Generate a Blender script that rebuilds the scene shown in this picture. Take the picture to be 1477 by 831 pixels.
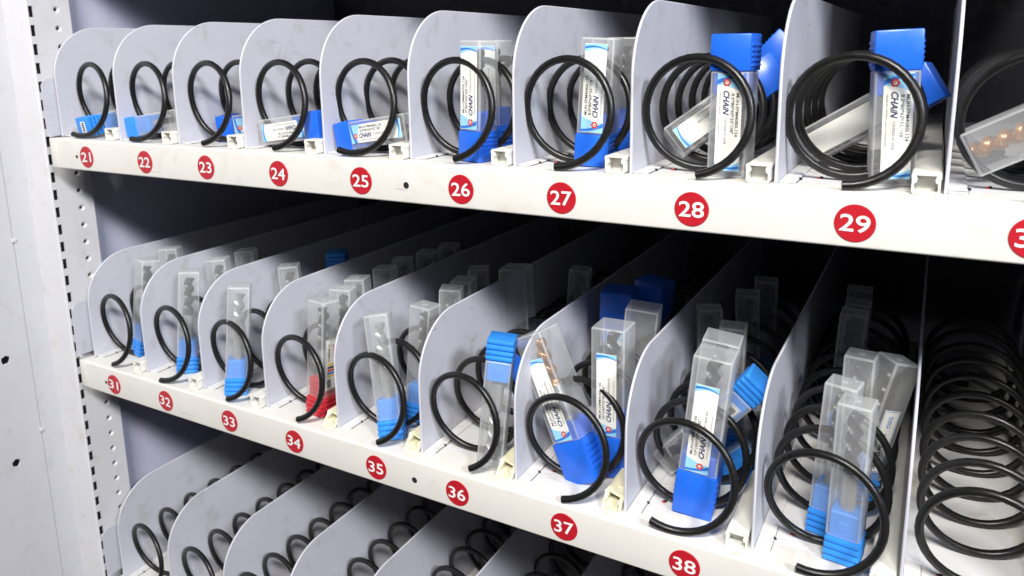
import bpy, bmesh, math, random
from mathutils import Matrix, Vector
random.seed(7)
S = bpy.context.scene
for o in list(bpy.data.objects): bpy.data.objects.remove(o, do_unlink=True)
COL = S.collection
PI = math.pi
# ------------------------------------------------------------------ camera
F_PX, PPX, PPY, W_PX, H_PX = 1092.864, 735.731, 294.068, 1477.0, 831.0
CAM = Vector((0.8910, -0.5062, 0.0887))
RR = Matrix(((0.8725992, -0.4815507, -0.0817287), (0.4881608, 0.8541853, 0.1790710), (-0.0164203, -0.1961539, 0.9804356)))
cd = bpy.data.cameras.new('camera'); cam = bpy.data.objects.new('camera', cd); COL.objects.link(cam)
right, fwd, up = RR.col[0], RR.col[1], RR.col[2]
M4 = Matrix((right, up, -fwd)).transposed().to_4x4(); M4.translation = CAM
cam.matrix_world = M4
cd.sensor_width = 36.0; cd.lens = F_PX / W_PX * 36.0
cd.shift_x = (W_PX / 2 - PPX) / W_PX; cd.shift_y = (PPY - H_PX / 2) / W_PX
cd.clip_start = 0.01; cd.clip_end = 50
cd.dof.use_dof = True; cd.dof.focus_distance = 0.60; cd.dof.aperture_fstop = 12.0
S.camera = cam
# ------------------------------------------------------------------ light
world = bpy.data.worlds.new('World'); S.world = world; world.use_nodes = True
bg = world.node_tree.nodes['Background']; bg.inputs[0].default_value = (0.60, 0.64, 0.85, 1); bg.inputs[1].default_value = 0.014
def area(name, loc, target, sx, sy, power, col):
    l = bpy.data.lights.new(name, 'AREA'); l.shape = 'RECTANGLE'; l.size = sx; l.size_y = sy; l.energy = power; l.color = col
    o = bpy.data.objects.new(name, l); COL.objects.link(o); o.location = loc
    o.rotation_euler = (Vector(target) - Vector(loc)).to_track_quat('-Z', 'Y').to_euler()
    return o
area('ceiling_lamp', (1.15, -1.55, 1.50), (0.5, 0.05, -0.15), 0.80, 0.28, 66, (1.0, 0.965, 0.90))
area('aisle_lamp', (2.35, -1.15, 1.05), (0.2, 0.05, -0.15), 0.35, 0.25, 34, (0.88, 0.92, 1.0))
S.view_settings.view_transform = 'Standard'; S.view_settings.look = 'None'
S.view_settings.exposure = 0.27; S.view_settings.gamma = 1.0
S.render.engine = 'CYCLES'
S.cycles.transparent_max_bounces = 32; S.cycles.max_bounces = 8; S.cycles.diffuse_bounces = 2
S.cycles.caustics_reflective = False; S.cycles.caustics_refractive = False
# ------------------------------------------------------------------ pixel helpers (photo pixel -> ray -> point on a plane of the place)
def ray(x, y): return RR @ Vector(((x - PPX) / F_PX, 1.0, -(y - PPY) / F_PX))
def by(x, y, Y): d = ray(x, y); return CAM + d * ((Y - CAM.y) / d.y)
def bz(x, y, Z): d = ray(x, y); return CAM + d * ((Z - CAM.z) / d.z)
def bx(x, y, X): d = ray(x, y); return CAM + d * ((X - CAM.x) / d.x)
def pr(P):
    d = RR.transposed() @ (Vector(P) - CAM); return (PPX + F_PX * d.x / d.y, PPY - F_PX * d.z / d.y)
# ------------------------------------------------------------------ materials
MATS = {}
def newmat(name):
    m = bpy.data.materials.new(name); m.use_nodes = True; nt = m.node_tree
    return m, nt, nt.nodes['Principled BSDF']
def N(nt, t, **kw):
    n = nt.nodes.new(t)
    for k, v in kw.items(): setattr(n, k, v)
    return n
def ramp(nt, src, stops):
    r = N(nt, 'ShaderNodeValToRGB'); nt.links.new(src, r.inputs[0])
    e = r.color_ramp.elements
    e[0].position, e[0].color = stops[0][0], (*[stops[0][1]] * 3, 1); e[1].position, e[1].color = stops[1][0], (*[stops[1][1]] * 3, 1)
    for p, c in stops[2:]:
        q = e.new(p); q.color = (c, c, c, 1)
    return r.outputs[0]
def noise(nt, scale, detail=4, vec=None, rough=.55, dist=0.0):
    n = N(nt, 'ShaderNodeTexNoise'); n.inputs['Scale'].default_value = scale; n.inputs['Detail'].default_value = detail
    n.inputs['Roughness'].default_value = rough; n.inputs['Distortion'].default_value = dist
    if vec is not None: nt.links.new(vec, n.inputs['Vector'])
    return n.outputs['Fac']
def coords(nt, scale=(1, 1, 1), off=(0, 0, 0), rnd=True):
    tc = N(nt, 'ShaderNodeTexCoord'); mp = N(nt, 'ShaderNodeMapping'); mp.inputs['Scale'].default_value = scale; mp.inputs['Location'].default_value = off
    nt.links.new(tc.outputs['Object'], mp.inputs['Vector'])
    if not rnd: return mp.outputs[0]
    oi = N(nt, 'ShaderNodeObjectInfo'); mu = N(nt, 'ShaderNodeMath', operation='MULTIPLY'); mu.inputs[1].default_value = 37.0
    nt.links.new(oi.outputs['Random'], mu.inputs[0])
    ad = N(nt, 'ShaderNodeVectorMath', operation='ADD'); nt.links.new(mp.outputs[0], ad.inputs[0]); nt.links.new(mu.outputs[0], ad.inputs[1])
    return ad.outputs[0]
def mix(nt, fac, a, b):
    m = N(nt, 'ShaderNodeMix', data_type='RGBA')
    if isinstance(fac, float): m.inputs[0].default_value = fac
    else: nt.links.new(fac, m.inputs[0])
    for s, v in ((6, a), (7, b)):
        if isinstance(v, tuple): m.inputs[s].default_value = (*v, 1)
        else: nt.links.new(v, m.inputs[s])
    return m.outputs[2]
def paint(name, col, rough=.42, scuff=(.30, .29, .28), amount=.6, dirt=(.45, .38, .27), dirt_amt=.25, peel=.03):
    m, nt, b = newmat(name)
    v = coords(nt)
    tint = mix(nt, ramp(nt, noise(nt, 14, 5, v), [(.3, 0), (.75, 1)]), col, tuple(c * .93 for c in col))
    # soft smudges
    sm = ramp(nt, noise(nt, 38, 6, v, .65, .6), [(.55, 0), (.76, .38 * dirt_amt / .25)])
    c1 = mix(nt, sm, tint, dirt)
    # thin scratches: stretched noise
    v2 = coords(nt, (9, 60, 420), (3, 1, 7))
    v2b = coords(nt, (30, 30, 30), (1, 4, 2))
    gate = ramp(nt, noise(nt, .9, 3, v2b), [(.55, 0), (.66, 1)])
    sc = ramp(nt, noise(nt, 1, 4, v2, .6), [(.61, 0), (.68, amount)])
    mu = N(nt, 'ShaderNodeMath', operation='MULTIPLY'); nt.links.new(gate, mu.inputs[0]); nt.links.new(sc, mu.inputs[1])
    c2 = mix(nt, mu.outputs[0], c1, scuff)
    # specks
    sp = ramp(nt, noise(nt, 260, 2, v), [(.765, 0), (.79, amount * .8)])
    c3 = mix(nt, sp, c2, scuff)
    nt.links.new(c3, b.inputs['Base Color'])
    r = ramp(nt, noise(nt, 30, 5, v), [(.3, rough - .07), (.75, rough + .12)]); nt.links.new(r, b.inputs['Roughness'])
    bp = N(nt, 'ShaderNodeBump'); bp.inputs['Strength'].default_value = peel * 3; bp.inputs['Distance'].default_value = .0006
    nt.links.new(noise(nt, 700, 3, v), bp.inputs['Height']); nt.links.new(bp.outputs[0], b.inputs['Normal'])
    MATS[name] = m
def plain(name, col, rough=.5, metal=0.0, spec=.5, var=.08, scale=60, bump=0.0, trans=0):
    m, nt, b = newmat(name)
    v = coords(nt)
    c = mix(nt, ramp(nt, noise(nt, scale, 4, v), [(.3, 0), (.75, 1)]), tuple(min(1, x * (1 + var)) for x in col), tuple(x * (1 - var) for x in col))
    nt.links.new(c, b.inputs['Base Color'])
    r = ramp(nt, noise(nt, scale * 1.7, 4, v), [(.3, max(0, rough - .06)), (.75, rough + .08)]); nt.links.new(r, b.inputs['Roughness'])
    b.inputs['Metallic'].default_value = metal; b.inputs['Specular IOR Level'].default_value = spec
    if bump:
        bp = N(nt, 'ShaderNodeBump'); bp.inputs['Strength'].default_value = bump; bp.inputs['Distance'].default_value = .0005
        nt.links.new(noise(nt, scale * 6, 3, v), bp.inputs['Height']); nt.links.new(bp.outputs[0], b.inputs['Normal'])
    MATS[name] = m
    return m, nt, b
paint('divider_paint', (.60, .605, .68), .45, amount=.75, dirt=(.36, .34, .32), dirt_amt=.35)  # cool side light is tinted into this lilac grey
paint('shelf_paint', (.77, .75, .71), .42, amount=.55, dirt=(.55, .48, .37), dirt_amt=.28)
paint('deck_paint', (.74, .74, .75), .42, amount=.8, dirt=(.50, .42, .30), dirt_amt=.5)
paint('cabinet_paint', (.61, .61, .655), .45, amount=.15, dirt=(.42, .40, .38), dirt_amt=.3)
paint('post_paint', (.70, .70, .73), .42, amount=.4)
paint('wall_paint', (.52, .52, .66), .5, amount=.2)
paint('back_shade_paint', (.07, .07, .10), .5, amount=.3)  # near-black stands in for the deep shade at the back of the lanes
plain('vinyl_black', (.010, .0098, .0098), .33, spec=.42, var=.2, scale=90, bump=.05)
plain('wire_core', (.05, .045, .04), .6)
plain('royal_blue', (.016, .135, .72), .33, scale=50, bump=.06)
plain('sky_blue', (.035, .27, .83), .36, scale=50, bump=.06)
plain('cap_red', (.62, .03, .05), .36, scale=50)
plain('badge_red', (.47, .012, .024), .38, var=.06)
plain('white_print', (.86, .86, .85), .5, var=.02)
plain('ink_black', (.018, .018, .03), .5)
plain('ink_navy', (.02, .025, .12), .5)
plain('ink_red', (.62, .05, .03), .5)
plain('ink_blue', (.03, .18, .62), .5)
plain('ink_cyan', (.30, .62, .88), .5)
plain('ink_yellow', (.8, .55, .08), .5)
plain('label_white', (.84, .84, .80), .42, var=.025)
plain('duct_white', (.80, .79, .74), .45, var=.05, scale=40)
plain('duct_yellow', (.80, .76, .56), .5, var=.08, scale=70)
plain('dried_glue', (.72, .66, .40), .6, var=.15, scale=300)
plain('hole_dark', (.01, .01, .014), .8)  # near-black standing in for the shade inside holes and slots
plain('red_rubber', (.55, .03, .03), .5)
plain('steel', (.46, .46, .47), .32, metal=.55, var=.12, scale=200)
plain('carbide', (.055, .055, .065), .34, metal=.35, var=.2, scale=200)
plain('copper_carbide', (.36, .18, .075), .30, metal=.6, var=.25, scale=160)
def plastic(name, tint, opac, rough):
    m, nt, b = newmat(name)
    out = nt.nodes['Material Output']
    b.inputs['Base Color'].default_value = (*tint, 1); b.inputs['Roughness'].default_value = rough
    b.inputs['Specular IOR Level'].default_value = .5
    tr = N(nt, 'ShaderNodeBsdfTransparent'); tr.inputs[0].default_value = (.97, .975, .98, 1)
    tl = N(nt, 'ShaderNodeBsdfTranslucent'); tl.inputs[0].default_value = (*tint, 1)
    mx0 = N(nt, 'ShaderNodeMixShader'); mx0.inputs[0].default_value = .35
    nt.links.new(b.outputs[0], mx0.inputs[1]); nt.links.new(tl.outputs[0], mx0.inputs[2])
    fr = N(nt, 'ShaderNodeFresnel')
    geo = N(nt, 'ShaderNodeNewGeometry'); mr = N(nt, 'ShaderNodeMapRange')     # thin wall: the same reflection from either side
    mr.inputs['To Min'].default_value = 1.46; mr.inputs['To Max'].default_value = 1 / 1.46
    nt.links.new(geo.outputs['Backfacing'], mr.inputs['Value']); nt.links.new(mr.outputs[0], fr.inputs[0])
    ad = N(nt, 'ShaderNodeMath', operation='ADD', use_clamp=True); nt.links.new(fr.outputs[0], ad.inputs[0])
    v = coords(nt, (1, 1, .25))
    ns = ramp(nt, noise(nt, 45, 3, v), [(.3, opac * .85), (.75, opac * 1.15)]); nt.links.new(ns, ad.inputs[1])
    mx = N(nt, 'ShaderNodeMixShader'); nt.links.new(ad.outputs[0], mx.inputs[0]); nt.links.new(tr.outputs[0], mx.inputs[1]); nt.links.new(mx0.outputs[0], mx.inputs[2])
    nt.links.new(mx.outputs[0], out.inputs[0])
    MATS[name] = m
plastic('clear_plastic', (.90, .91, .92), .18, .15)
plastic('clear_edge', (.93, .94, .95), .42, .14)  # whiter, more opaque bevels stand in for bright highlights along the edges
plastic('frosted_plastic', (.88, .89, .90), .21, .18)
plastic('frosted_edge', (.93, .94, .95), .42, .18)  # the same edge highlight put into the frosted bevels
# ------------------------------------------------------------------ mesh builders
class MB:
    def __init__(s): s.v = []; s.f = []; s.m = []; s.sm = []
    def add(s, vs, fs, mi=0, smooth=False):
        o = len(s.v); s.v += [tuple(p) for p in vs]
        for f in fs: s.f.append([o + i for i in f]); s.m.append(mi); s.sm.append(smooth)
    def box(s, a, b, mi=0):
        (x0, y0, z0), (x1, y1, z1) = a, b
        s.add([(x0,y0,z0),(x1,y0,z0),(x1,y1,z0),(x0,y1,z0),(x0,y0,z1),(x1,y0,z1),(x1,y1,z1),(x0,y1,z1)],
              [(3,2,1,0),(4,5,6,7),(0,1,5,4),(1,2,6,5),(2,3,7,6),(3,0,4,7)], mi)
    def bm(s, bm, mi=0, smooth=False):
        bm.verts.index_update()
        s.add([v.co[:] for v in bm.verts], [[v.index for v in f.verts] for f in bm.faces], mi, smooth); bm.free()
    def rbox(s, a, b, r, seg=2, mi=0):
        bm = bmesh.new(); bmesh.ops.create_cube(bm, size=1)
        for v in bm.verts: v.co = Vector([(a[i] + b[i]) / 2 + v.co[i] * (b[i] - a[i]) for i in range(3)])
        bmesh.ops.bevel(bm, geom=list(bm.edges), offset=r, segments=seg, affect='EDGES', profile=.5)
        s.bm(bm, mi, True)
    def extrude(s, prof, axis, t0, t1, mi=0, smooth=False, caps=True):
        # prof: 2D ccw points; axis 'x': prof=(y,z); 'y': prof=(x,z)
        def P(q, t): return (t, q[0], q[1]) if axis == 'x' else ((q[0], t, q[1]) if axis == 'y' else (q[0], q[1], t))
        n = len(prof); vs = [P(q, t0) for q in prof] + [P(q, t1) for q in prof]
        fs = [(i, (i + 1) % n, n + (i + 1) % n, n + i) for i in range(n)]
        s.add(vs, fs, mi, smooth)
        if caps: s.add(vs, [tuple(range(n - 1, -1, -1)), tuple(range(n, 2 * n))], mi)
    def tube(s, pts, r, k=10, mi=0, cap=True):
        n = len(pts); vs = []; prev = None
        for i, p in enumerate(pts):
            p = Vector(p); t = (Vector(pts[min(i + 1, n - 1)]) - Vector(pts[max(i - 1, 0)])).normalized()
            a = prev - t * prev.dot(t) if prev is not None else t.orthogonal()
            a.normalize(); prev = a; b = t.cross(a)
            rr = r if not callable(r) else r(i)
            vs += [p + (a * math.cos(2 * PI * j / k) + b * math.sin(2 * PI * j / k)) * rr for j in range(k)]
        fs = [(i * k + j, i * k + (j + 1) % k, (i + 1) * k + (j + 1) % k, (i + 1) * k + j) for i in range(n - 1) for j in range(k)]
        s.add(vs, fs, mi, True)
        if cap: s.add(vs, [tuple(range(k - 1, -1, -1)), tuple(range((n - 1) * k, n * k))], mi)
    def disc(s, c, r, n=24, mi=0, axis='y'):
        vs = []
        for i in range(n):
            a = 2 * PI * i / n; u, w = r * math.cos(a), r * math.sin(a)
            vs.append((c[0] + u, c[1], c[2] + w) if axis == 'y' else ((c[0] + u, c[1] + w, c[2]) if axis == 'z' else (c[0], c[1] + u, c[2] + w)))
        s.add(vs, [tuple(range(n))], mi)
    def mesh(s, name, mats, sharp=35):
        me = bpy.data.meshes.new(name); me.from_pydata(s.v, [], s.f)
        for m in (mats if isinstance(mats, (list, tuple)) else [mats]): me.materials.append(MATS[m])
        me.polygons.foreach_set('material_index', s.m); me.polygons.foreach_set('use_smooth', s.sm)
        bm = bmesh.new(); bm.from_mesh(me); bmesh.ops.remove_doubles(bm, verts=bm.verts, dist=1e-6)
        bmesh.ops.recalc_face_normals(bm, faces=bm.faces)
        for e in bm.edges:
            if len(e.link_faces) == 2 and e.calc_face_angle(0) > math.radians(sharp): e.smooth = False
        bm.to_mesh(me); bm.free(); me.update()
        return me
def obj(name, me, parent=None, loc=None, mat=None):
    o = bpy.data.objects.new(name, me); COL.objects.link(o)
    if parent: o.parent = parent
    if mat is not None: o.matrix_local = mat
    elif loc is not None: o.location = loc
    return o
TENS = {2: 'twenty', 3: 'thirty', 4: 'forty'}
ONES = ['', 'one', 'two', 'three', 'four', 'five', 'six', 'seven', 'eight', 'nine']
def in_words(label):
    out = []
    for w in label.split(' '):
        c = w.rstrip(',')
        if c.isdigit() and 20 < int(c) < 50:
            t, u = divmod(int(c), 10); w = TENS[t] + ('-' + ONES[u] if u else '') + w[len(c):]
        out.append(w)
    return ' '.join(out)
def tag(o, label=None, cat=None, group=None, kind=None):
    if label: o['label'] = in_words(label)
    if cat: o['category'] = cat
    if group: o['group'] = group
    if kind: o['kind'] = kind
    return o
TXT = {}
def text_mesh(txt, size, bold=0.0, shear=0.0, res=3):
    key = (txt, size, bold, shear, res)
    if key not in TXT:
        cu = bpy.data.curves.new('t', 'FONT'); cu.body = txt; cu.size = size; cu.offset = bold * size; cu.shear = shear; cu.resolution_u = res
        cu.fill_mode = 'FRONT'
        o = bpy.data.objects.new('t', cu); COL.objects.link(o)
        dg = bpy.context.evaluated_depsgraph_get(); me = o.evaluated_get(dg).to_mesh()
        vs = [tuple(v.co) for v in me.vertices]; fs = [tuple(p.vertices) for p in me.polygons]
        o.evaluated_get(dg).to_mesh_clear(); bpy.data.objects.remove(o); bpy.data.curves.remove(cu)
        TXT[key] = (vs, fs, min([v[0] for v in vs] or [0]), max([v[0] for v in vs] or [0]), min([v[1] for v in vs] or [0]), max([v[1] for v in vs] or [0]))
    return TXT[key]
# ------------------------------------------------------------------ cabinet (side panel, post, walls)
Z_UP, Z_LOW, Z_BOT, Z_TOP = 0.0, -0.2752, -0.588, 0.2752
DEPTH = 0.52
cab = tag(obj('vending_cabinet', None, loc=(0, 0, -.75)), 'pale lilac steel cabinet with slotted upright post and drilled side panel at left', 'cabinet')
OFF = Vector((0, 0, .75))
def cpart(name, mb, mats, parent=cab, sharp=35):
    me = mb.mesh(name, mats, sharp)
    me.transform(Matrix.Translation(OFF))
    return obj(name, me, parent)
XP, XL, YF = -.035, -.0840, .0076
# post: inner face (x = XP) with real slots and dimpled holes, front face, return
mb = MB()
z0, z1 = -.72, .33
PITCH = .02165
zs0 = .1441          # centre of a slot
zz = [zs0 + k * PITCH for k in range(-40, 9)]
ya, yb = .0112, .0140   # slot column
hy0, hy1 = .0355, .0495     # hole column
def rect(y0, y1, za, zb): mb.add([(XP, y0, za), (XP, y1, za), (XP, y1, zb), (XP, y0, zb)], [(0, 1, 2, 3)])
r0 = .0020
# rounded front corner + front face + slight fold at the left
prof = [(XL + .0005, YF)] + [(XP - r0 + r0 * math.sin(a), YF + r0 - r0 * math.cos(a)) for a in [PI / 2 * i / 5 for i in range(6)]]
mb2 = MB()
for i in range(len(prof) - 1):
    (xa, y_a), (xb, y_b) = prof[i], prof[i + 1]
    mb2.add([(xa, y_a, z0), (xb, y_b, z0), (xb, y_b, z1), (xa, y_a, z1)], [(0, 1, 2, 3)], 0, True)
ya0 = YF + r0
slot_y0, slot_y1 = ya0 + .0005, ya0 + .0056
rect(ya0, slot_y0, z0, z1); rect(slot_y1, hy0, z0, z1); rect(hy1, .0590, z0, z1)
last = z0
for z in zz:
    h = .0063
    rect(slot_y0, slot_y1, last, z - h)
    # slot walls
    a = [(slot_y0, z - h), (slot_y1, z - h), (slot_y1, z + h), (slot_y0, z + h)]
    for i in range(4):
        p, q = a[i], a[(i + 1) % 4]
        mb.add([(XP, p[0], p[1]), (XP, q[0], q[1]), (XP - .0015, q[0], q[1]), (XP - .0015, p[0], p[1])], [(0, 1, 2, 3)])
    last = z + h
rect(slot_y0, slot_y1, last, z1)
last = z0
cyh = (hy0 + hy1) / 2
for z in [.1473 + k * .0219 for k in range(-39, 8)]:
    hh = .0055
    rect(hy0, hy1, last, z - hh); last = z + hh
    n = 16; sq = []; c1 = []; c2 = []; c3 = []
    for i in range(n):
        a = 2 * PI * i / n; cx_, sx_ = math.cos(a), math.sin(a); k = 1 / max(abs(cx_), abs(sx_))
        sq.append((XP, cyh + cx_ * k * (hy1 - hy0) / 2, z + sx_ * k * hh)); c1.append((XP, cyh + cx_ * .0040, z + sx_ * .0040))
        c2.append((XP - .0016, cyh + cx_ * .0021, z + sx_ * .0021)); c3.append((XP - .004, cyh + cx_ * .0021, z + sx_ * .0021))
    vs = sq + c1 + c2 + c3
    for lv in range(3):
        mb.add(vs, [(lv * n + i, lv * n + (i + 1) % n, (lv + 1) * n + (i + 1) % n, (lv + 1) * n + i) for i in range(n)], 0, lv > 0)
rect(hy0, hy1, last, z1)
# return of the post towards the side wall
mb.add([(XP, .059, z0), (XP - .02, .059, z0), (XP - .02, .059, z1), (XP, .059, z1)], [(0, 1, 2, 3)])
post = cpart('upright_post', mb, 'post_paint'); cpart('front_face', mb2, 'post_paint', post)
mb = MB(); mb.box((XP - .0052, ya0 - .001, z0), (XP - .0042, .0580, z1)); cpart('slot_shade', mb, 'hole_dark', post)  # near-black sheet added behind the slots for the dark inside the post
# side panel left of the post with a folded seam and two drilled holes
mb = MB()
def prect(y0, y1, za, zb, x=XL): mb.add([(x, y0, za), (x, y1, za), (x, y1, zb), (x, y0, zb)], [(0, 1, 2, 3)])
seam = -.018
holes = [bx(8, 520, XL), bx(24, 668, XL)]
ys = sorted([-.42, seam - .0010])
hl = .009
yc = [h.y for h in holes]
ylo, yhi = min(yc) - hl, max(yc) + hl
prect(-.42, ylo, z0, z1); prect(yhi, seam - .0008, z0, z1)
last = z0
for h in sorted(holes, key=lambda q: q.z):
    prect(ylo, yhi, last, h.z - hl); last = h.z + hl
    if h.y - hl > ylo + 1e-5: prect(ylo, h.y - hl, h.z - hl, h.z + hl)
    if h.y + hl < yhi - 1e-5: prect(h.y + hl, yhi, h.z - hl, h.z + hl)
    n = 16; sq = []; c1 = []; c2 = []
    rn = [.0056 * random.uniform(.84, 1.12) for _ in range(n)]
    for i in range(n):
        a = 2 * PI * i / n; ca, sa = math.cos(a), math.sin(a); k = 1 / max(abs(ca), abs(sa))
        sq.append((XL, h.y + ca * k * hl, h.z + sa * k * hl)); c1.append((XL, h.y + ca * rn[i], h.z + sa * rn[i])); c2.append((XL - .002, h.y + ca * rn[i] * .93, h.z + sa * rn[i] * .93))
    vs = sq + c1 + c2
    for lv in range(2): mb.add(vs, [(lv * n + i, lv * n + (i + 1) % n, (lv + 1) * n + (i + 1) % n, (lv + 1) * n + i) for i in range(n)])
prect(ylo, yhi, last, z1)
# seam: a small groove, then the strip up to the post
mb.add([(XL, seam - .0008, z0), (XL - .001, seam, z0), (XL - .001, seam, z1), (XL, seam - .0008, z1)], [(0, 1, 2, 3)])
mb.add([(XL - .001, seam, z0), (XL + .0012, seam + .0003, z0), (XL + .0012, seam + .0003, z1), (XL - .001, seam, z1)], [(0, 1, 2, 3)])
mb.add([(XL + .0012, seam + .0003, z0), (XL + .0012, YF, z0), (XL + .0012, YF, z1), (XL + .0012, seam + .0003, z1)], [(0, 1, 2, 3)])
panel = cpart('side_panel', mb, 'cabinet_paint')
for h in holes:
    mb = MB(); mb.box((XL - .012, h.y - .008, h.z - .008), (XL - .009, h.y + .008, h.z + .008)); cpart('hole_backing', mb, 'hole_dark', panel)  # near-black sheet added behind each drilled hole for its shade
for zq in (bx(40, 343, XL).z, bx(80, 611, XL).z):
    mb = MB(); mb.rbox((XL - .001, seam - .003, zq - .0025), (XL + .0022, seam + .003, zq + .0025), .0008); cpart('seam_clip', mb, 'cabinet_paint', panel)
mb = MB(); mb.box((XL - .012, .0605, z0), (XP - .0205, DEPTH + .06, z1)); cpart('inner_side_wall', mb, 'wall_paint')
mb = MB(); mb.box((XP - .0200, DEPTH + .03, z0), (1.10, DEPTH + .034, z1)); cpart('back_wall', mb, 'back_shade_paint')
mb = MB(); mb.box((1.04, .0, z0), (1.046, DEPTH + .03, z1)); cpart('far_side_wall', mb, 'back_shade_paint')
# ------------------------------------------------------------------ shelves
DX_UP = [-.0068, .0028, .0014, .0001, .0032, .0013, .0022, -.0006, .0011, -.0003, .002]
DX_LOW = [.0005, .0019, .0013, -.0007, -.0022, -.0008, -.0012, -.0013, -.0018, -.0045, .002]
def divider_profile():
    yc_, zc_, r = .0715, .0680, .0580
    p = [(.0135, .0)]
    for i in range(15):
        a = PI - PI / 2 * i / 14; p.append((yc_ + r * math.cos(a), zc_ + r * math.sin(a)))
    p += [(DEPTH, .126), (DEPTH, .0)]
    return p
def rounded_extrude(mb, prof, x0, x1, b):
    # thin plate with softened edges
    n = len(prof); cx = sum(p[0] for p in prof) / n; cz = sum(p[1] for p in prof) / n
    def inset(d):
        out = []
        for i in range(n):
            p0, p1, p2 = Vector(prof[i - 1]), Vector(prof[i]), Vector(prof[(i + 1) % n])
            e1, e2 = (p1 - p0).normalized(), (p2 - p1).normalized()
            n1, n2 = Vector((e1.y, -e1.x)), Vector((e2.y, -e2.x)); m = (n1 + n2); m = m.normalized() if m.length > 1e-6 else n1
            out.append(p1 + m * d)
        return out
    ins = inset(b)
    rings = [(x0, ins), (x0 + b, [Vector(q) for q in prof]), (x1 - b, [Vector(q) for q in prof]), (x1, ins)]
    vs = [(x, q[0], q[1]) for x, r_ in rings for q in r_]
    for k in range(3): mb.add(vs, [(k * n + i, k * n + (i + 1) % n, (k + 1) * n + (i + 1) % n, (k + 1) * n + i) for i in range(n)], 0, True)
    mb.add(vs, [tuple(range(n - 1, -1, -1)), tuple(range(3 * n, 4 * n))])
mb = MB(); rounded_extrude(mb, divider_profile(), -.0010, .0010, .0006)
ME_DIV = mb.mesh('divider', 'divider_paint', 50)
mb = MB(); mb.rbox((.0012, .0165, .0002), (.0120, DEPTH - .02, .0014), .0005, 1)
ME_FOOT = mb.mesh('divider_foot', 'deck_paint')
mb = MB(); mb.box((.0123, .0190, .0002), (.0125, .0520, .0005)); mb.box((.0112, .0340, .0002), (.0138, .0344, .0017)); mb.disc((.0123, .0343, .0018), .0009, 10, 0, 'z')
ME_NOTCH_SHADE = mb.mesh('foot_notch_shade', 'hole_dark')  # thin line stands in for shade along the flange edge; tick marks the notch
# wire duct profile (hollow)
def duct_mesh(mat, slant, crush):
    w, h, t = .0155, .0128, .0013
    outer = [(0, .0012), (.0012, 0), (.0042, 0), (.0046, -.0001), (w - .0046, -.0001), (w - .0042, 0), (w - .0012, 0), (w, .0012), (w, h - .0035), (w + .0003, h - .003), (w + .0003, h - .0008), (w - .0006, h), (.0006, h), (-.0003, h - .0008), (-.0003, h - .003), (0, h - .0035)]
    inner = [(t, .0020), (.0022, t), (.0042, t), (.0046, t), (w - .0046, t), (w - .0042, t), (w - .0022, t), (w - t, .0020), (w - t, h - .0062), (w - .0026, h - .0056), (w - .0030, h - .0036), (w - .0022, h - t), (.0022, h - t), (.0030, h - .0036), (.0026, h - .0056), (t, h - .0062)]
    n = len(outer); mb = MB(); vs = []
    def yf(z, x): return slant * z / h + crush * (math.sin(x * 900) * .0012 + math.sin(z * 700 + 1) * .001)
    def sq(x, z): return (x, z * (1 - crush * .28 * (x / w)))
    for ring in (outer, inner):
        vs += [(sq(*q)[0], yf(q[1], q[0]), sq(*q)[1]) for q in ring]
    for ring in (outer, inner):
        vs += [(q[0], .05, q[1]) for q in ring]
    for ring in (outer, inner):
        vs += [(q[0], DEPTH - .06, q[1]) for q in ring]
    R_ = lambda lv, k: (lv * 2 + k) * n
    mb.add(vs, [(R_(0, 0) + i, R_(0, 0) + (i + 1) % n, R_(0, 1) + (i + 1) % n, R_(0, 1) + i) for i in range(n)])
    for k in (0, 1):
        for lv in (0, 1):
            mb.add(vs, [(R_(lv, k) + i, R_(lv, k) + (i + 1) % n, R_(lv + 1, k) + (i + 1) % n, R_(lv + 1, k) + i) for i in range(n)])
    yp = .010 + slant
    mb.add([(q[0], yp, q[1]) for q in inner], [tuple(range(n))])  # cream plug added behind the mouth so it looks lit, not black
    return mb.mesh('cable_duct', mat, 25)
ME_DUCT = duct_mesh('duct_white', 0, 0)
ME_DUCT_Y = duct_mesh('duct_yellow', .012, 1.0)
ME_DUCT_Y2 = duct_mesh('duct_yellow', .002, .6)
# lip profile (y,z): deck front edge rolls over, goes down, returns
def lip_mesh(x0, x1, mat):
    r, H, t = .0026, .0354, .0016
    p = [(.0300, 0)] + [(r - r * math.sin(a), -r + r * math.cos(a)) for a in [PI / 2 * i / 5 for i in range(6)]]
    rb = .0018
    p += [(rb - rb * math.cos(a), -H + rb - rb * math.sin(a)) for a in [PI / 2 * i / 4 for i in range(5)]]
    p += [(.016, -H), (.016, -H + t), (rb + .0008, -H + t), (t, -H + .004), (t, -r), (r + .0005, -t), (.0300, -t)]
    mb = MB(); mb.extrude(p, 'x', x0, x1, 0, True)
    return mb.mesh('front_lip', mat, 40)
def badge_mesh(r=.0121):
    mb = MB(); n = 40
    rings = [(r, 0), (r, .0003), (r - .0003, .00055)]
    vs = [(q * math.cos(2 * PI * i / n), -d, q * math.sin(2 * PI * i / n)) for q, d in rings for i in range(n)]
    for k in range(2): mb.add(vs, [(k * n + i, k * n + (i + 1) % n, (k + 1) * n + (i + 1) % n, (k + 1) * n + i) for i in range(n)])
    mb.add(vs, [tuple(range(2 * n, 3 * n))])
    return mb.mesh('number_badge', 'badge_red')
ME_BADGE = badge_mesh()
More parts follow.
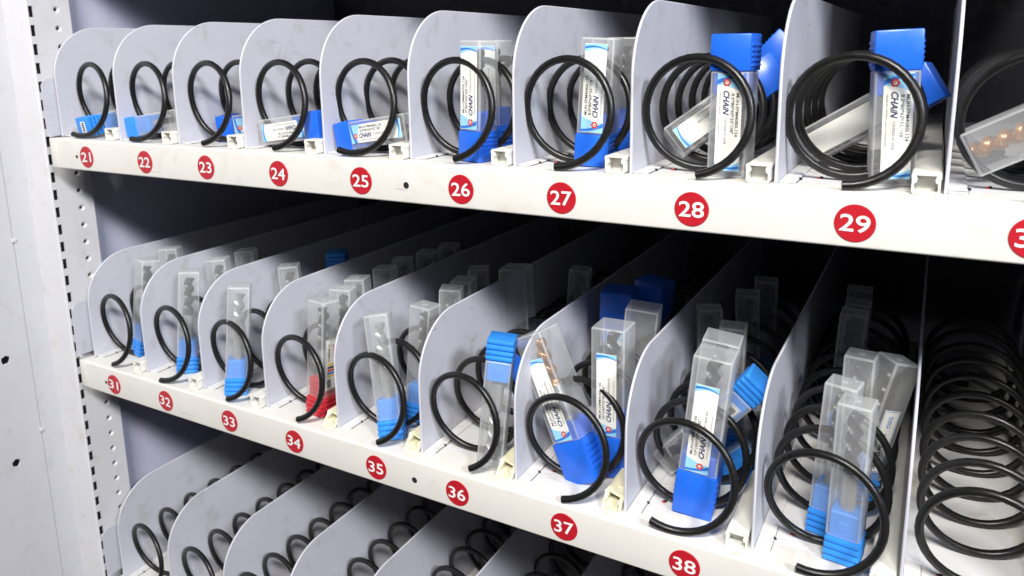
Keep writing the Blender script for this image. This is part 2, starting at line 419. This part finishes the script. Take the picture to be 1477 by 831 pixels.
def numeral_mesh(txt):
    vs, fs, xa, xb, y_a, y_b = text_mesh(txt, .0152, .011, 0, 6)
    w = xb - xa; sx = .0176 / w
    mb = MB(); mb.add([((x - (xa + xb) / 2) * sx, -.00085, (y - (y_a + y_b) / 2) * 1.0) for x, y, z in vs], fs)
    return mb.mesh('numeral', 'white_print')
mb = MB()
a = [(.006, 0), (.006, .060), (.011, .067), (.060, .067), (.060, 0)]
mb.extrude(a, 'x', -.0238, -.0222)
mb.box((-.0222, .006, .0), (-.0150, .0075, .0012))
ME_BRK = mb.mesh('side_bracket', 'divider_paint')
BADGE_UP = [.0589, .1614, .2568, .3571, .4564, .5603, .65, .7491, .8521, .9445]
BADGE_LOW = [.056, .1509, .2555, .3503, .4555, .547, .6515, .7521, .8521, .9521]
def red_spot_mesh():
    mb = MB(); mb.disc((0, 0, .0002), .0019, 12, 0, 'z')
    mb.rbox((-.0018, -.0030, .0002), (.0004, -.0008, .0012), .0004, 1, 1); mb.rbox((-.0002, -.0012, .0002), (.0020, .0010, .0014), .0004, 1, 0)
    return mb.mesh('wire_hole', ['hole_dark', 'red_rubber'])
ME_SPOT = red_spot_mesh()
def glue_mesh(seed):
    rn = random.Random(seed); mb = MB()
    for k in range(7):
        cx, cy = rn.uniform(-.008, .008), rn.uniform(-.008, .006); n = 7; ph = rn.random()
        r = rn.uniform(.0005, .0018)
        vs = [(cx + r * rn.uniform(.4, 1.4) * math.cos(2 * PI * i / n + ph), cy + r * rn.uniform(.4, 1.3) * math.sin(2 * PI * i / n), .0003) for i in range(n)] + [(cx, cy, .0008)]
        mb.add(vs, [(i, (i + 1) % n, n) for i in range(n)])
    return mb.mesh('glue_residue', 'dried_glue')
ME_GLUE = [glue_mesh(i) for i in range(3)]
def shelf(z, dxs, label, badges=None, first=0, yduct=(), lanes=range(10), detail=True, hx=None):
    root = tag(obj('vending_shelf', None, loc=(0, 0, z)), label, 'shelf', 'shelves of the cabinet')
    x0, x1 = .0035, 1.012
    obj('front_lip', lip_mesh(x0, x1, 'shelf_paint'), root)
    mb = MB(); mb.box((x0 - .012, .0301, -.0016), (x1, DEPTH, 0)); obj('deck', mb.mesh('deck', 'deck_paint'), root)
    b = obj('side_bracket', ME_BRK, root)
    mb = MB(); mb.rbox((-.0115, .0004, -.0350), (.0030, .0200, -.0010), .0009); obj('end_cap', mb.mesh('end_cap', 'shelf_paint'), root)
    for i in range(11):
        if i not in lanes and i - 1 not in lanes: continue
        d = obj('divider', ME_DIV, root, (i * .1 + dxs[i], 0, 0))
        if detail and i < 10:
            obj('foot', ME_FOOT, d, (0, 0, 0)); obj('notch_shade', ME_NOTCH_SHADE, d)
    if not detail: return root
    for i in lanes:
        x = (i + 1) * .1 + dxs[i + 1] - .0185
        me = ME_DUCT_Y if i in yduct else (ME_DUCT_Y2 if (i * 7 + first) % 3 == 2 and i < 8 and first == 21 and i > 2 and i < 5 else ME_DUCT)
        dct = obj('cable_duct', me, root, (x, .008 + random.uniform(-.001, .002), .0004))
        obj('wire_hole', ME_SPOT, root, (i * .1 + dxs[i] + .0235, .046 + random.uniform(-.003, .003), 0))
        g = obj('glue_residue', ME_GLUE[i % 3], root, (x + .002, .0115, .0002)); g['kind'] = 'stuff'
        if badges:
            bd = obj('number_badge', ME_BADGE, root, (badges[i], -.00005, -.0194))
            bd.rotation_euler.y = math.radians(random.uniform(-4, 4) if first == 21 else random.uniform(-2, 5))
            bd['label'] = 'round red badge number %d' % (first + i)
            obj('numeral', numeral_mesh(str(first + i)), bd)
    for xq in ((.0401, hx) if hx else ()):
        mb = MB(); mb.disc((0, -.0003, 0), .0025 if xq > .1 else .0018, 16); mb.disc((0, -.0001, 0), .0029 if xq > .1 else .0021, 16)
        obj('screw_hole', mb.mesh('screw_hole', 'hole_dark'), root, (xq, 0, -.0200))
    return root
shelf(Z_UP, DX_UP, 'upper white shelf numbered 21 to 30 with curved lane dividers', BADGE_UP, 21, (), hx=.5053)
shelf(Z_LOW, DX_LOW, 'middle white shelf numbered 31 to 38 with curved lane dividers', BADGE_LOW, 31, (3, 4, 5, 6), hx=.5)
shelf(Z_BOT, [0] * 11, 'lowest shelf, its empty lanes seen below the numbers 31 to 38', None, 41)
shelf(Z_TOP + .006, [0] * 11, 'shelf above the lanes 21 to 30, out of the picture', None, 11, lanes=(), detail=False)
# ------------------------------------------------------------------ spiral coils
RC, WR, CP = .0399, .0030, .0400
def coil(name_label, lane, z, xoff=.0435, a0=-90.0, y0=.004, pitch=CP, turns=11, group='black dispensing spirals', tight=0):
    mb = MB(); k = 40; pts = []
    n = int(turns * k)
    for i in range(n + 1):
        th = math.radians(a0) + 2 * PI * i / k
        yy = y0 + pitch * i / k
        pts.append((RC * math.cos(th), yy, RC * math.sin(th)))
    mb.tube(pts, WR, 10)
    o = tag(obj('spiral_coil', None, loc=(lane * .1 + xoff, 0, z + .0433)), name_label, 'spiral', group)
    obj('coated_wire', mb.mesh('coated_wire', 'vinyl_black', 60), o)
    e = Vector(pts[0]); t = (Vector(pts[1]) - e).normalized()
    mb = MB(); mb.tube([e - t * .0001, e - t * .0003], WR * .55, 10); obj('cut_end', mb.mesh('cut_end', 'wire_core'), o)
    return o
END_X = {21: .0314, 22: .1365, 23: .2506, 24: .349, 25: .4288, 26: .5519, 27: .6425, 28: .75, 29: .8428, 30: .94,
         31: .056, 32: .1428, 33: .253, 34: .3549, 35: .4571, 36: .5596, 37: .6486, 38: .7238, 39: .8308, 40: .945}
for num, ex in END_X.items():
    lane = (num - 1) % 10; up_ = num < 31
    xc = lane * .1 + .0435
    dx = max(-.034, min(.034, ex - xc))
    a0 = math.degrees(math.atan2(-math.sqrt(RC * RC - dx * dx), dx))
    ph = CP
    coil({39: 'black spiral round the two foremost blue capped boxes, right of lane 38', 40: 'black spiral in the empty rightmost lane of the middle shelf'}.get(num, 'black spiral in the lane above red badge %d' % num), lane, Z_UP if up_ else Z_LOW, a0=a0, y0=.004 if up_ else .002, pitch=ph if up_ else CP, turns=5 if num in (29, 30) else 9 if up_ else 10)
WORD = ['first', 'second', 'third', 'fourth', 'fifth', 'sixth', 'seventh', 'eighth', 'ninth']
for lane in range(8):
    coil('black spiral in the lowest shelf, %s lane from the slotted post' % WORD[lane], lane, Z_BOT, a0=-90 + random.uniform(-20, 20), group='black dispensing spirals', turns=10)
# ------------------------------------------------------------------ tool boxes
def helix_mill(L, r, shank, mats):
    mb = MB(); n = 40; nf = 3; m = 9; k = nf * m; fl = L * .50; vs = []
    for i in range(n + 1):
        z = L - fl * i / n; tw = 2 * PI * 1.15 * i / n
        fade = min(1.0, (n - i) / 6)
        for j in range(k):
            t = (j % m) / (m - 1)
            a = 2 * PI * (j // m + t * .97) / nf
            rr = r * (1 - fade * (.06 + .50 * math.sin(PI * min(1, t * 1.02)) ** .8 * (1 - .25 * t)) if 0 < t < 1 else 1.0)
            vs.append((rr * math.cos(a + tw), rr * math.sin(a + tw), z))
    mb.add(vs, [(i * k + j, i * k + (j + 1) % k, (i + 1) * k + (j + 1) % k, (i + 1) * k + j) for i in range(n) for j in range(k)], 0, True)
    mb.add(vs[:k], [tuple(range(k))])
    mb.tube([(0, 0, L - fl + .001), (0, 0, L - fl - .002), (0, 0, 0)], lambda i: [r * .98, shank, shank][i], 16, 1)
    return mb.mesh('end_mill', mats, 40)
def pill_shell(s, z0, z1, r, wall):
    mb = MB(); h = s / 2
    bm = bmesh.new(); bmesh.ops.create_cube(bm, size=1)
    for v in bm.verts: v.co = Vector((v.co.x * s, v.co.y * s, (z0 + z1) / 2 + v.co.z * (z1 - z0)))
    bmesh.ops.bevel(bm, geom=list(bm.edges), offset=r, segments=3, affect='EDGES', profile=.5)
    bm.normal_update(); bm.verts.index_update()
    for f in bm.faces:
        if f.normal.z < -.9: continue                # the tube is open where the cap goes in
        mb.add([v.co[:] for v in f.verts], [tuple(range(len(f.verts)))], 0 if max(abs(c) for c in f.normal) > .995 else 1, True)
    bm.free()
    return mb
class Kind: pass
def chain_kind(s, L, hc, mill):
    K = Kind(); K.L, K.s = L, s; h = s / 2
    mb = pill_shell(s, hc, L, .0014, .0013); K.tube = mb.mesh('tube', ['clear_plastic', 'clear_edge'], 30)
    e = .0007
    mb = MB(); mb.rbox((-h - e, -h - e, 0), (h + e, h + e, hc), .0012, 2)
    mb.rbox((-h + .0016, -h + .0016, hc - .002), (h - .0016, h - .0016, hc + .016), .001, 1)
    for sx in (-1, 1):
        for k in range(5):
            z = hc * .26 + k * hc * .135
            a, b = sx * (h + e - .0006), sx * (h + e + .0008)
            mb.rbox((min(a, b), -h * .88, z), (max(a, b), h * .88, z + hc * .085), .0005, 1)
    K.cap = mb.mesh('cap', 'royal_blue', 30)
    m = MB(); K.mill = mill; K.neck = hc
    K.lab = (hc + .0015, L - .0045 if L < .11 else hc + .075)
    return K
def put_text(mb, txt, u, v, size, h, mi, bold=0.0, shear=0.0, width=None, flip=1):
    # reads along +z of the tool box (from the cap), letters upright towards -x ; face at y=-h
    vs, fs, xa, xb, y_a, y_b = text_mesh(txt, size, bold, shear, 2)
    sx = 1 if width is None else width / (xb - xa)
    mb.add([(v - y, -h, u + (x - xa) * sx) for x, y, z in vs], fs, mi)
def flower(mb, u, v, r, h, mi, mi2):
    for k in range(6):
        a = 2 * PI * k / 6
        mb.add([(v + r * .62 * math.cos(a) + r * .42 * math.cos(b), -h, u + r * .62 * math.sin(a) + r * .42 * math.sin(b)) for b in [2 * PI * j / 10 for j in range(10)]], [tuple(range(10))], mi)
        h += .000004
    mb.add([(v + r * .66 * math.cos(b), -h - .00001, u + r * .66 * math.sin(b)) for b in [2 * PI * j / 16 for j in range(16)]], [tuple(range(16))], mi)
    mb.add([(v + r * .46 * math.cos(b), -h - .00002, u + r * .46 * math.sin(b)) for b in [2 * PI * j / 16 for j in range(16)]], [tuple(range(16))], mi2)
    put_text(mb, 'e', u - r * .34, v + r * .30, r * 1.15, h + .00004, mi, .02)
def swoosh(mb, x0, x1, u0, u1, f0, f1, h, mi, n=10):
    vs = []
    for i in range(n + 1):
        t = i / n; x = x0 + (x1 - x0) * t
        vs += [(x, -h, u0 + (u1 - u0) * f0(t)), (x, -h, u0 + (u1 - u0) * f1(t))]
    mb.add(vs, [(2 * i, 2 * i + 2, 2 * i + 3, 2 * i + 1) for i in range(n)], mi)
LAB = {}
def chain_label(K, lines):
    key = (id(K), lines)
    if key in LAB: return LAB[key]
    h = K.s / 2; u0, u1 = K.lab; w = K.s * (.80 if K.s < .024 else .66 if K.L < .12 else .60); xa, xb = -w / 2 - K.s * .03, w / 2 - K.s * .03
    mb = MB(); mb.rbox((xa, -h - .00022, u0), (xb, -h - .00002, u1), .00008, 1)
    lab = mb.mesh('label', 'label_white')
    mb = MB(); d = h + .00030; Lb = u1 - u0; X = lambda t: xa + w * t
    # light blue bands with darker swooshes at both ends
    swoosh(mb, xa, xb, u0, u0 + .0125, lambda t: .02, lambda t: .62 + .38 * (1 - t) ** 2, d, 3)
    swoosh(mb, xa, xb, u0, u0 + .0125, lambda t: .05 + .30 * t * t, lambda t: .20 + .42 * t * t, d + .00002, 2)
    swoosh(mb, xa, xb, u1 - .010, u1, lambda t: .35 + .30 * math.sin(t * 2.6), lambda t: .98, d, 3)
    swoosh(mb, xa, xb, u1 - .010, u1, lambda t: .60 + .18 * math.sin(t * 3.0) - .1 * t, lambda t: .80 + .16 * math.sin(t * 3.0) - .22 * t, d + .00002, 2)
    flower(mb, u0 + .0060, X(.62), .0031 * w / .02, d + .00004, 1, 4)
    k = Lb / .068
    put_text(mb, lines[0], u0 + .0135 * k, X(.235), .0031, d, 0, .012, width=.0300 * k)
    put_text(mb, lines[1], u0 + .0135 * k, X(.42), .0031, d, 0, .012, width=.0285 * k)
    put_text(mb, 'CHAiN', u0 + .0118 * k, X(.735), .0058, d, 5, .03, .30, width=.0170 * k)
    put_text(mb, lines[2], u0 + .0305 * k, X(.66), .0023, d, 0, .004, width=.0185 * k)
    put_text(mb, 'MADE IN TAIWAN  www.echaintool.com', u0 + .0135 * k, X(.90), .0016, d, 0, 0, width=.0330 * k)
    prn = mb.mesh('print', ['ink_black', 'ink_red', 'ink_blue', 'ink_cyan', 'label_white', 'ink_navy'])
    LAB[key] = (lab, prn); return LAB[key]
def ribbed_kind(s, L, mat, mill):
    K = Kind(); K.L, K.s = L, s; h = s / 2; hc = .0195
    mb = pill_shell(s, hc, L, .0016, .0012)
    mb.rbox((-.0022, -.0022, L - .0012), (.0022, .0022, L + .0002), .0006, 1)
    K.tube = mb.mesh('tube', ['frosted_plastic', 'frosted_edge'], 30)
    mb = MB()
    for k in range(4):
        e = .0009 - .0002 * k if k else .0004
        mb.rbox((-h - e, -h - e, k * .0049), (h + e, h + e, k * .0049 + .0040), .0012, 2)
    mb.rbox((-h + .0010, -h + .0010, .001), (h - .0010, h - .0010, hc + .0008), .0010, 1)
    mb.rbox((-h + .0016, -h + .0016, hc - .002), (h - .0016, h - .0016, hc + .0195), .0012, 1)
    for sy in (-1, 1):     # raised badge on the neck
        yy = sy * (h - .0016)
        mb.rbox((-.0042, min(yy, yy + sy * .0005), hc + .006), (.0042, max(yy, yy + sy * .0005), hc + .0125), .0003, 1)
        xx = sy * (h - .0016)
        a, b = sorted((xx, xx + sy * .0005))
        for q in (-.0030, 0, .0030): mb.rbox((a, q - .0009, hc + .004), (b, q + .0009, hc + .013), .0003, 1)
    K.cap = mb.mesh('cap', mat, 30)
    K.mill = mill; K.neck = hc; K.lab = (hc + .008, hc + .062)
    return K
def ribbed_label(K, style):
    key = (id(K), style)
    if key in LAB: return LAB[key]
    h = K.s / 2; u0, u1 = K.lab; w = K.s * .60; xa, xb = -w / 2, w / 2; X = lambda t: xa + w * t
    mb = MB(); mb.rbox((xa, -h - .00022, u0), (xb, -h - .00002, u1), .00008, 1); lab = mb.mesh('label', 'label_white')
    mb = MB(); d = h + .00030
    def fr(ua, ub, ta, tb, mi):
        for (p, q, r_, s_) in ((ua, ub, ta, ta + .03), (ua, ub, tb - .03, tb), (ua, ua + .0005, ta, tb), (ub - .0005, ub, ta, tb)):
            mb.add([(X(r_), -d, p), (X(s_), -d, p), (X(s_), -d, q), (X(r_), -d, q)], [(0, 1, 2, 3)], mi)
    if style == 'blue':
        fr(u0 + .0006, u1 - .0006, .04, .96, 1)
        x = u0 + .003; rn = random.Random(3)
        while x < u0 + .018:
            b = rn.choice((.0003, .0005, .0008)); mb.add([(X(.15), -d, x), (X(.60), -d, x), (X(.60), -d, x + b), (X(.15), -d, x + b)], [(0, 1, 2, 3)], 0); x += b + rn.choice((.0003, .0005))
        put_text(mb, 'MQFE 12', u0 + .020, X(.55), .0045, d, 0, .01, width=.014)
        put_text(mb, 'OSG', u0 + .039, X(.62), .0050, d, 1, .02, width=.010)
    else:
        fr(u0 + .0006, u1 - .0006, .04, .96, 0)
        for q in range(4): mb.add([(X(.15), -d, u0 + .003 + q * .0022), (X(.5), -d, u0 + .003 + q * .0022), (X(.5), -d, u0 + .0045 + q * .0022), (X(.15), -d, u0 + .0045 + q * .0022)], [(0, 1, 2, 3)], 0)
        for q in range(5): mb.add([(X(.18), -d, u0 + .014 + q * .003), (X(.8), -d, u0 + .014 + q * .003), (X(.8), -d, u0 + .0162 + q * .003), (X(.18), -d, u0 + .0162 + q * .003)], [(0, 1, 2, 3)], (3, 1, 2, 0, 3)[q])
        put_text(mb, 'E150EDE 12', u0 + .031, X(.40), .0038, d, 0, .01, width=.018)
        put_text(mb, 'xceed', u0 + .034, X(.85), .0050, d, 2, .02, .3, width=.014)
    prn = mb.mesh('print', ['ink_black', 'ink_blue', 'ink_red', 'ink_yellow'])
    LAB[key] = (lab, prn); return LAB[key]
MILL_D = helix_mill(.062, .0048, .0048, ['carbide', 'steel'])
MILL_S = helix_mill(.088, .0056, .0056, ['carbide', 'steel'])
MILL_B = helix_mill(.088, .0056, .0056, ['steel', 'steel'])
MILL_C = helix_mill(.086, .0058, .0058, ['copper_carbide', 'steel'])
CH = chain_kind(.0262, .098, .0250, MILL_D)
CHS = chain_kind(.0250, .0840, .0185, helix_mill(.052, .0045, .0045, ['carbide', 'steel']))
MILL_CS = helix_mill(.066, .0058, .0058, ['copper_carbide', 'steel'])
CHD = chain_kind(.0298, .134, .0370, helix_mill(.086, .0058, .0058, ['carbide', 'steel']))
CHC = chain_kind(.0285, .098, .0250, MILL_CS)
CH26 = chain_kind(.0225, .098, .0250, MILL_D)
CHL = chain_kind(.0298, .134, .0370, MILL_C)
RB = ribbed_kind(.0232, .121, 'sky_blue', MILL_S)
RBS = ribbed_kind(.0215, .0890, 'sky_blue', helix_mill(.052, .004, .004, ['carbide', 'steel']))
RBB = ribbed_kind(.0232, .121, 'sky_blue', MILL_B)
RBR = ribbed_kind(.0232, .121, 'cap_red', MILL_S)
T28 = ('MUH-FPM4080L124', '8.0*80*60*35°/38°', 'T2570202-01-245B')
T27 = ('MUH-FPM4080L124', '8.0*80*60*35°/38°', 'T2560301-01')
T26 = ('MU-GMM4070L124', '7*80*60*45°/45°', 'T2252793-07A')
T38 = ('MUH-HPM4100L130', '10*100*75*42°/45°', 'T2241304-02')
def tool(K, label, B, T, phi, upside=False, lab=None, group='tool boxes in the lanes', mill=True):
    """B lowest end, T direction of the other end; phi: direction the label face looks, degrees from the front towards the right"""
    B, T = Vector(B), Vector(T); ax = (T - B).normalized()
    O = B if not upside else B + ax * K.L
    z = ax if not upside else -ax
    f = Vector((math.sin(math.radians(phi)), -math.cos(math.radians(phi)), 0.0))
    f = (f - z * f.dot(z)).normalized()          # direction of local -y
    y = -f; x = y.cross(z)
    m = Matrix((x, y, z)).transposed().to_4x4(); m.translation = O
    r = obj('tool_box', None); r.matrix_world = m
    tag(r, label, 'tool box', group)
    obj('tube', K.tube, r); obj('cap', K.cap, r)
    if mill: obj('end_mill', K.mill, r, (0, 0, K.neck + .004))
    if lab:
        a, b = chain_label(K, T28 if lab == 'blank' else lab) if isinstance(lab, tuple) or lab == 'blank' else ribbed_label(K, lab)
        lo = obj('label', a, r)
        if lab != 'blank': obj('print', b, lo)
    return r
def stand(K, label, bpx, tpx, phi, zf, dy=0.0, **kw):
    B = bz(*bpx, zf + .0006); T = by(*tpx, B.y + dy); return tool(K, label, B, T, phi, **kw)
def lie(K, label, p0, z0, p1, phi, z1=None, **kw):
    """lying box: cap end at pixel p0 and height z0, other end towards pixel p1 at height z1"""
    B = bz(*p0, z0); z1 = z0 if z1 is None else z1; best = None
    dz = z1 - z0; rr = math.sqrt(max(1e-9, K.L ** 2 - dz ** 2))
    for i in range(720):
        a = 2 * PI * i / 720; Q = Vector((B.x + rr * math.cos(a), B.y + rr * math.sin(a), z1))
        if Q.y < .0: continue
        q = pr(Q); e = (q[0] - p1[0]) ** 2 + (q[1] - p1[1]) ** 2
        if best is None or e < best[0]: best = (e, Q)
    return tool(K, label, B, best[1], phi, **kw)
def at(K, label, B, T, phi, **kw): return tool(K, label, B, T, phi, **kw)
U, L_ = Z_UP, Z_LOW
# --- upper shelf
t21 = at(RBS, 'blue capped clear tool box lying in lane 21, white sticker on its end', (.0400, .012, .0125), (.0330, .098, .024), 62)
mb = MB(); mb.box((-.0062, -.0036, -.0003), (.0062, .0036, .0001)); e_ = obj('end_label', mb.mesh('end_label', 'label_white'), t21)
mb = MB()
for q in range(5): mb.box((-.0050 + q * .0021, -.0020, -.0005), (-.0036 + q * .0021, .0014, -.00035))
obj('print', mb.mesh('print', 'ink_black'), e_)
at(RBS, 'clear tool box lying in lane 22, blue cap at its left', (.1045, .031, .0130), (.1925, .030, .0255), 5)
at(CHS, 'tool box lying in lane 23, only blue cap and logo showing', (.2130, .060, .0130), (.2895, .096, .020), 22, lab=T28)
at(CHS, 'tool box lying in lane 24, white label forward, blue cap at right', (.3925, .032, .0255), (.3020, .038, .0135), 2, lab=T28)
at(CHS, 'tool box lying in lane 25, blue cap at the left, label forward', (.4085, .036, .0135), (.4925, .033, .0265), -2, lab=T28)
stand(CH26, 'clear tool box standing foremost in lane 26, label reading upwards', (690, 231), (691, 60), -11, U, lab=T26)
at(CH26, 'clear tool box standing behind the front one in lane 26', (.5525, .072, .001), (.5525, .072, .1), -6, lab=T26)
stand(CH, 'clear tool box standing foremost in lane 27, label with small code text', (859, 237), (870, 56), 5, U, lab=T27)
at(CH, 'tool box half hidden behind the front one in lane 27', (.6650, .090, .001), (.6655, .090, .1), 12)
stand(CH, 'tool box standing upside down in lane 28, blue cap on top', (1053, 252), (1063, 49), -3, U, upside=True, lab=T28)
at(CH, 'tool box leaning aslant behind the upright one in lane 28', (.7130, .070, .016), (.774, .106, .066), 0, upside=True, lab=T28)
at(CH, 'blue cap tipped rightmost behind the leaning box in lane 28', (.722, .140, .02), (.784, .155, .093), 0, upside=True)
stand(CH, 'tool box standing upside down in lane 29, blue cap on top', (1284, 264), (1294, 44), 10, U, upside=True, lab=T28)
at(CH, 'tool box leaning aslant behind the upright one in lane 29', (.808, .105, .014), (.890, .095, .066), -12, upside=True, lab='blank')
at(CHC, 'tool box with coppery end mill lying aslant in lane 30', (.9960, .052, .068), (.9105, .046, .0215), 0)
at(CHL, 'tool box standing at the back of lane 30 with its label forward', (.962, .085, .001), (.966, .085, .1), 5, lab=T27)
# --- middle shelf
def row(K, lane_no, xs, y0, dy, n, phi, zf, h=None, words=None):
    for k in range(n):
        x = xs + random.uniform(-.003, .003); y = y0 + k * dy + random.uniform(-.003, .003)
        at(K, 'clear tool box in lane %d, %s in line behind the front one' % (lane_no, words[k]), (x, y, zf + .001), (x + random.uniform(-.006, .006), y + random.uniform(-.004, .004), zf + .1), phi + random.uniform(-8, 8))
NUM = ['next', 'second', 'third', 'fourth', 'fifth', 'sixth', 'seventh']
at(RB, 'blue capped tool box tilted behind the spiral in lane 31', (.0500, .048, L_ + .001), (.0560, .062, L_ + .12), 78, lab='blue')
row(RB, 31, .040, .110, .045, 1, 40, L_, words=NUM)
stand(RB, 'blue capped tool box with dark end mill standing foremost in lane 32', (271, 534), (273, 400), 50, L_, .012)
row(RB, 32, .142, .105, .045, 2, 40, L_, words=NUM)
stand(RBB, 'blue capped tool box with bright end mill standing foremost in lane 33', (342, 565), (346, 412), 42, L_, .012)
at(RB, 'tool box far back in lane 33 with a dark blue cap on top', (by(487, 378, .19).x, .19, L_ + .001), (by(487, 378, .19).x, .19, L_ + .12), 30, upside=True)
row(RB, 33, .240, .120, .042, 1, 40, L_, words=NUM)
stand(RBR, 'red capped tool box standing in lane 34', (465, 594), (467, 441), 84, L_, .008, lab='red')
row(RB, 34, .350, .078, .041, 6, 22, L_, words=NUM)
stand(RBB, 'blue capped tool box leaning left, foremost in lane 35', (568, 630), (546, 464), 28, L_, .012)
stand(RB, 'tool box with narrow white label standing second in lane 35', (606, 603), (614, 443), 92, L_, .006, lab='blue')
row(RB, 35, .452, .125, .041, 3, 20, L_, words=NUM)
stand(RBB, 'tool box standing upside down in lane 36, ribbed blue cap on top', (708, 669), (725, 486), 20, L_, .008, upside=True)
at(CHL, 'frosted tool box tilted far back in lane 36', (.512, .19, L_ + .001), (.505, .19, L_ + .12), 10, mill=False)
row(RB, 36, .545, .250, .045, 1, 15, L_, words=NUM)
stand(CHL, 'tool box leaning left in lane 37, coppery end mill inside', (852, 688), (777, 489), -7, L_, .010, lab=T38)
stand(CHD, 'tool box standing upright behind the leaning one in lane 37', (884, 676), (885, 470), 2, L_, .002, lab=T38)
at(CHL, 'frosted tool box third in lane 37, tilted right', (.662, .125, L_ + .001), (.672, .128, L_ + .13), 10, mill=False)
at(CHL, 'tool box upside down at the back of lane 37, blue cap on top', (.632, .165, L_ + .001), (.634, .165, L_ + .13), 8, upside=True, lab=T38)
at(CHL, 'blue capped tool box leaning rearmost in lane 37', (.640, .21, L_ + .001), (.655, .21, L_ + .13), -10, upside=True)
at(CHD, 'tool box standing foremost in lane 38 with big blue cap below', (.7460, .0475, L_ + .0006), (.7580, .0500, L_ + .134), 4, lab=T38)
at(CHD, 'frosted tool box right behind the foremost one in lane 38', (.7385, .083, L_ + .001), (.7545, .086, L_ + .134), 6)
at(RB, 'frosted tool box standing third in lane 38', (.748, .150, L_ + .001), (.748, .150, L_ + .12), 8, mill=False)
at(RB, 'tipped tool box at the back left of lane 38', (.722, .185, L_ + .001), (.716, .19, L_ + .12), 20)
at(RB, 'ribbed blue cap of a box lying aslant at the right of lane 38', (.7085, .088, L_ + .012), (.785, .084, L_ + .103), 0, upside=True, lab='blue')
at(RB, 'dark blue cap low behind the front boxes of lane 38', (.768, .100, L_ + .008), (.764, .22, L_ + .012), 0)
row(RB, 38, .745, .255, .045, 2, 8, L_, words=NUM)
stand(RB, 'blue capped tool box standing foremost in lane 39', (1216, 802), (1238, 576), -6, L_, .002)
stand(RB, 'blue capped tool box standing second in lane 39, to the left', (1190, 763), (1219, 549), -8, L_, .004)
at(RB, 'tool box with embossed tube end standing third in lane 39', (.8535, .128, L_ + .001), (.8545, .130, L_ + .12), -5)
at(RB, 'tool box leaning right against the divider of lane 39', (.856, .120, L_ + .004), (.880, .132, L_ + .115), 40, lab='blue')
row(RB, 39, .836, .232, .040, 3, -3, L_, words=NUM)
bpy.context.view_layer.update()
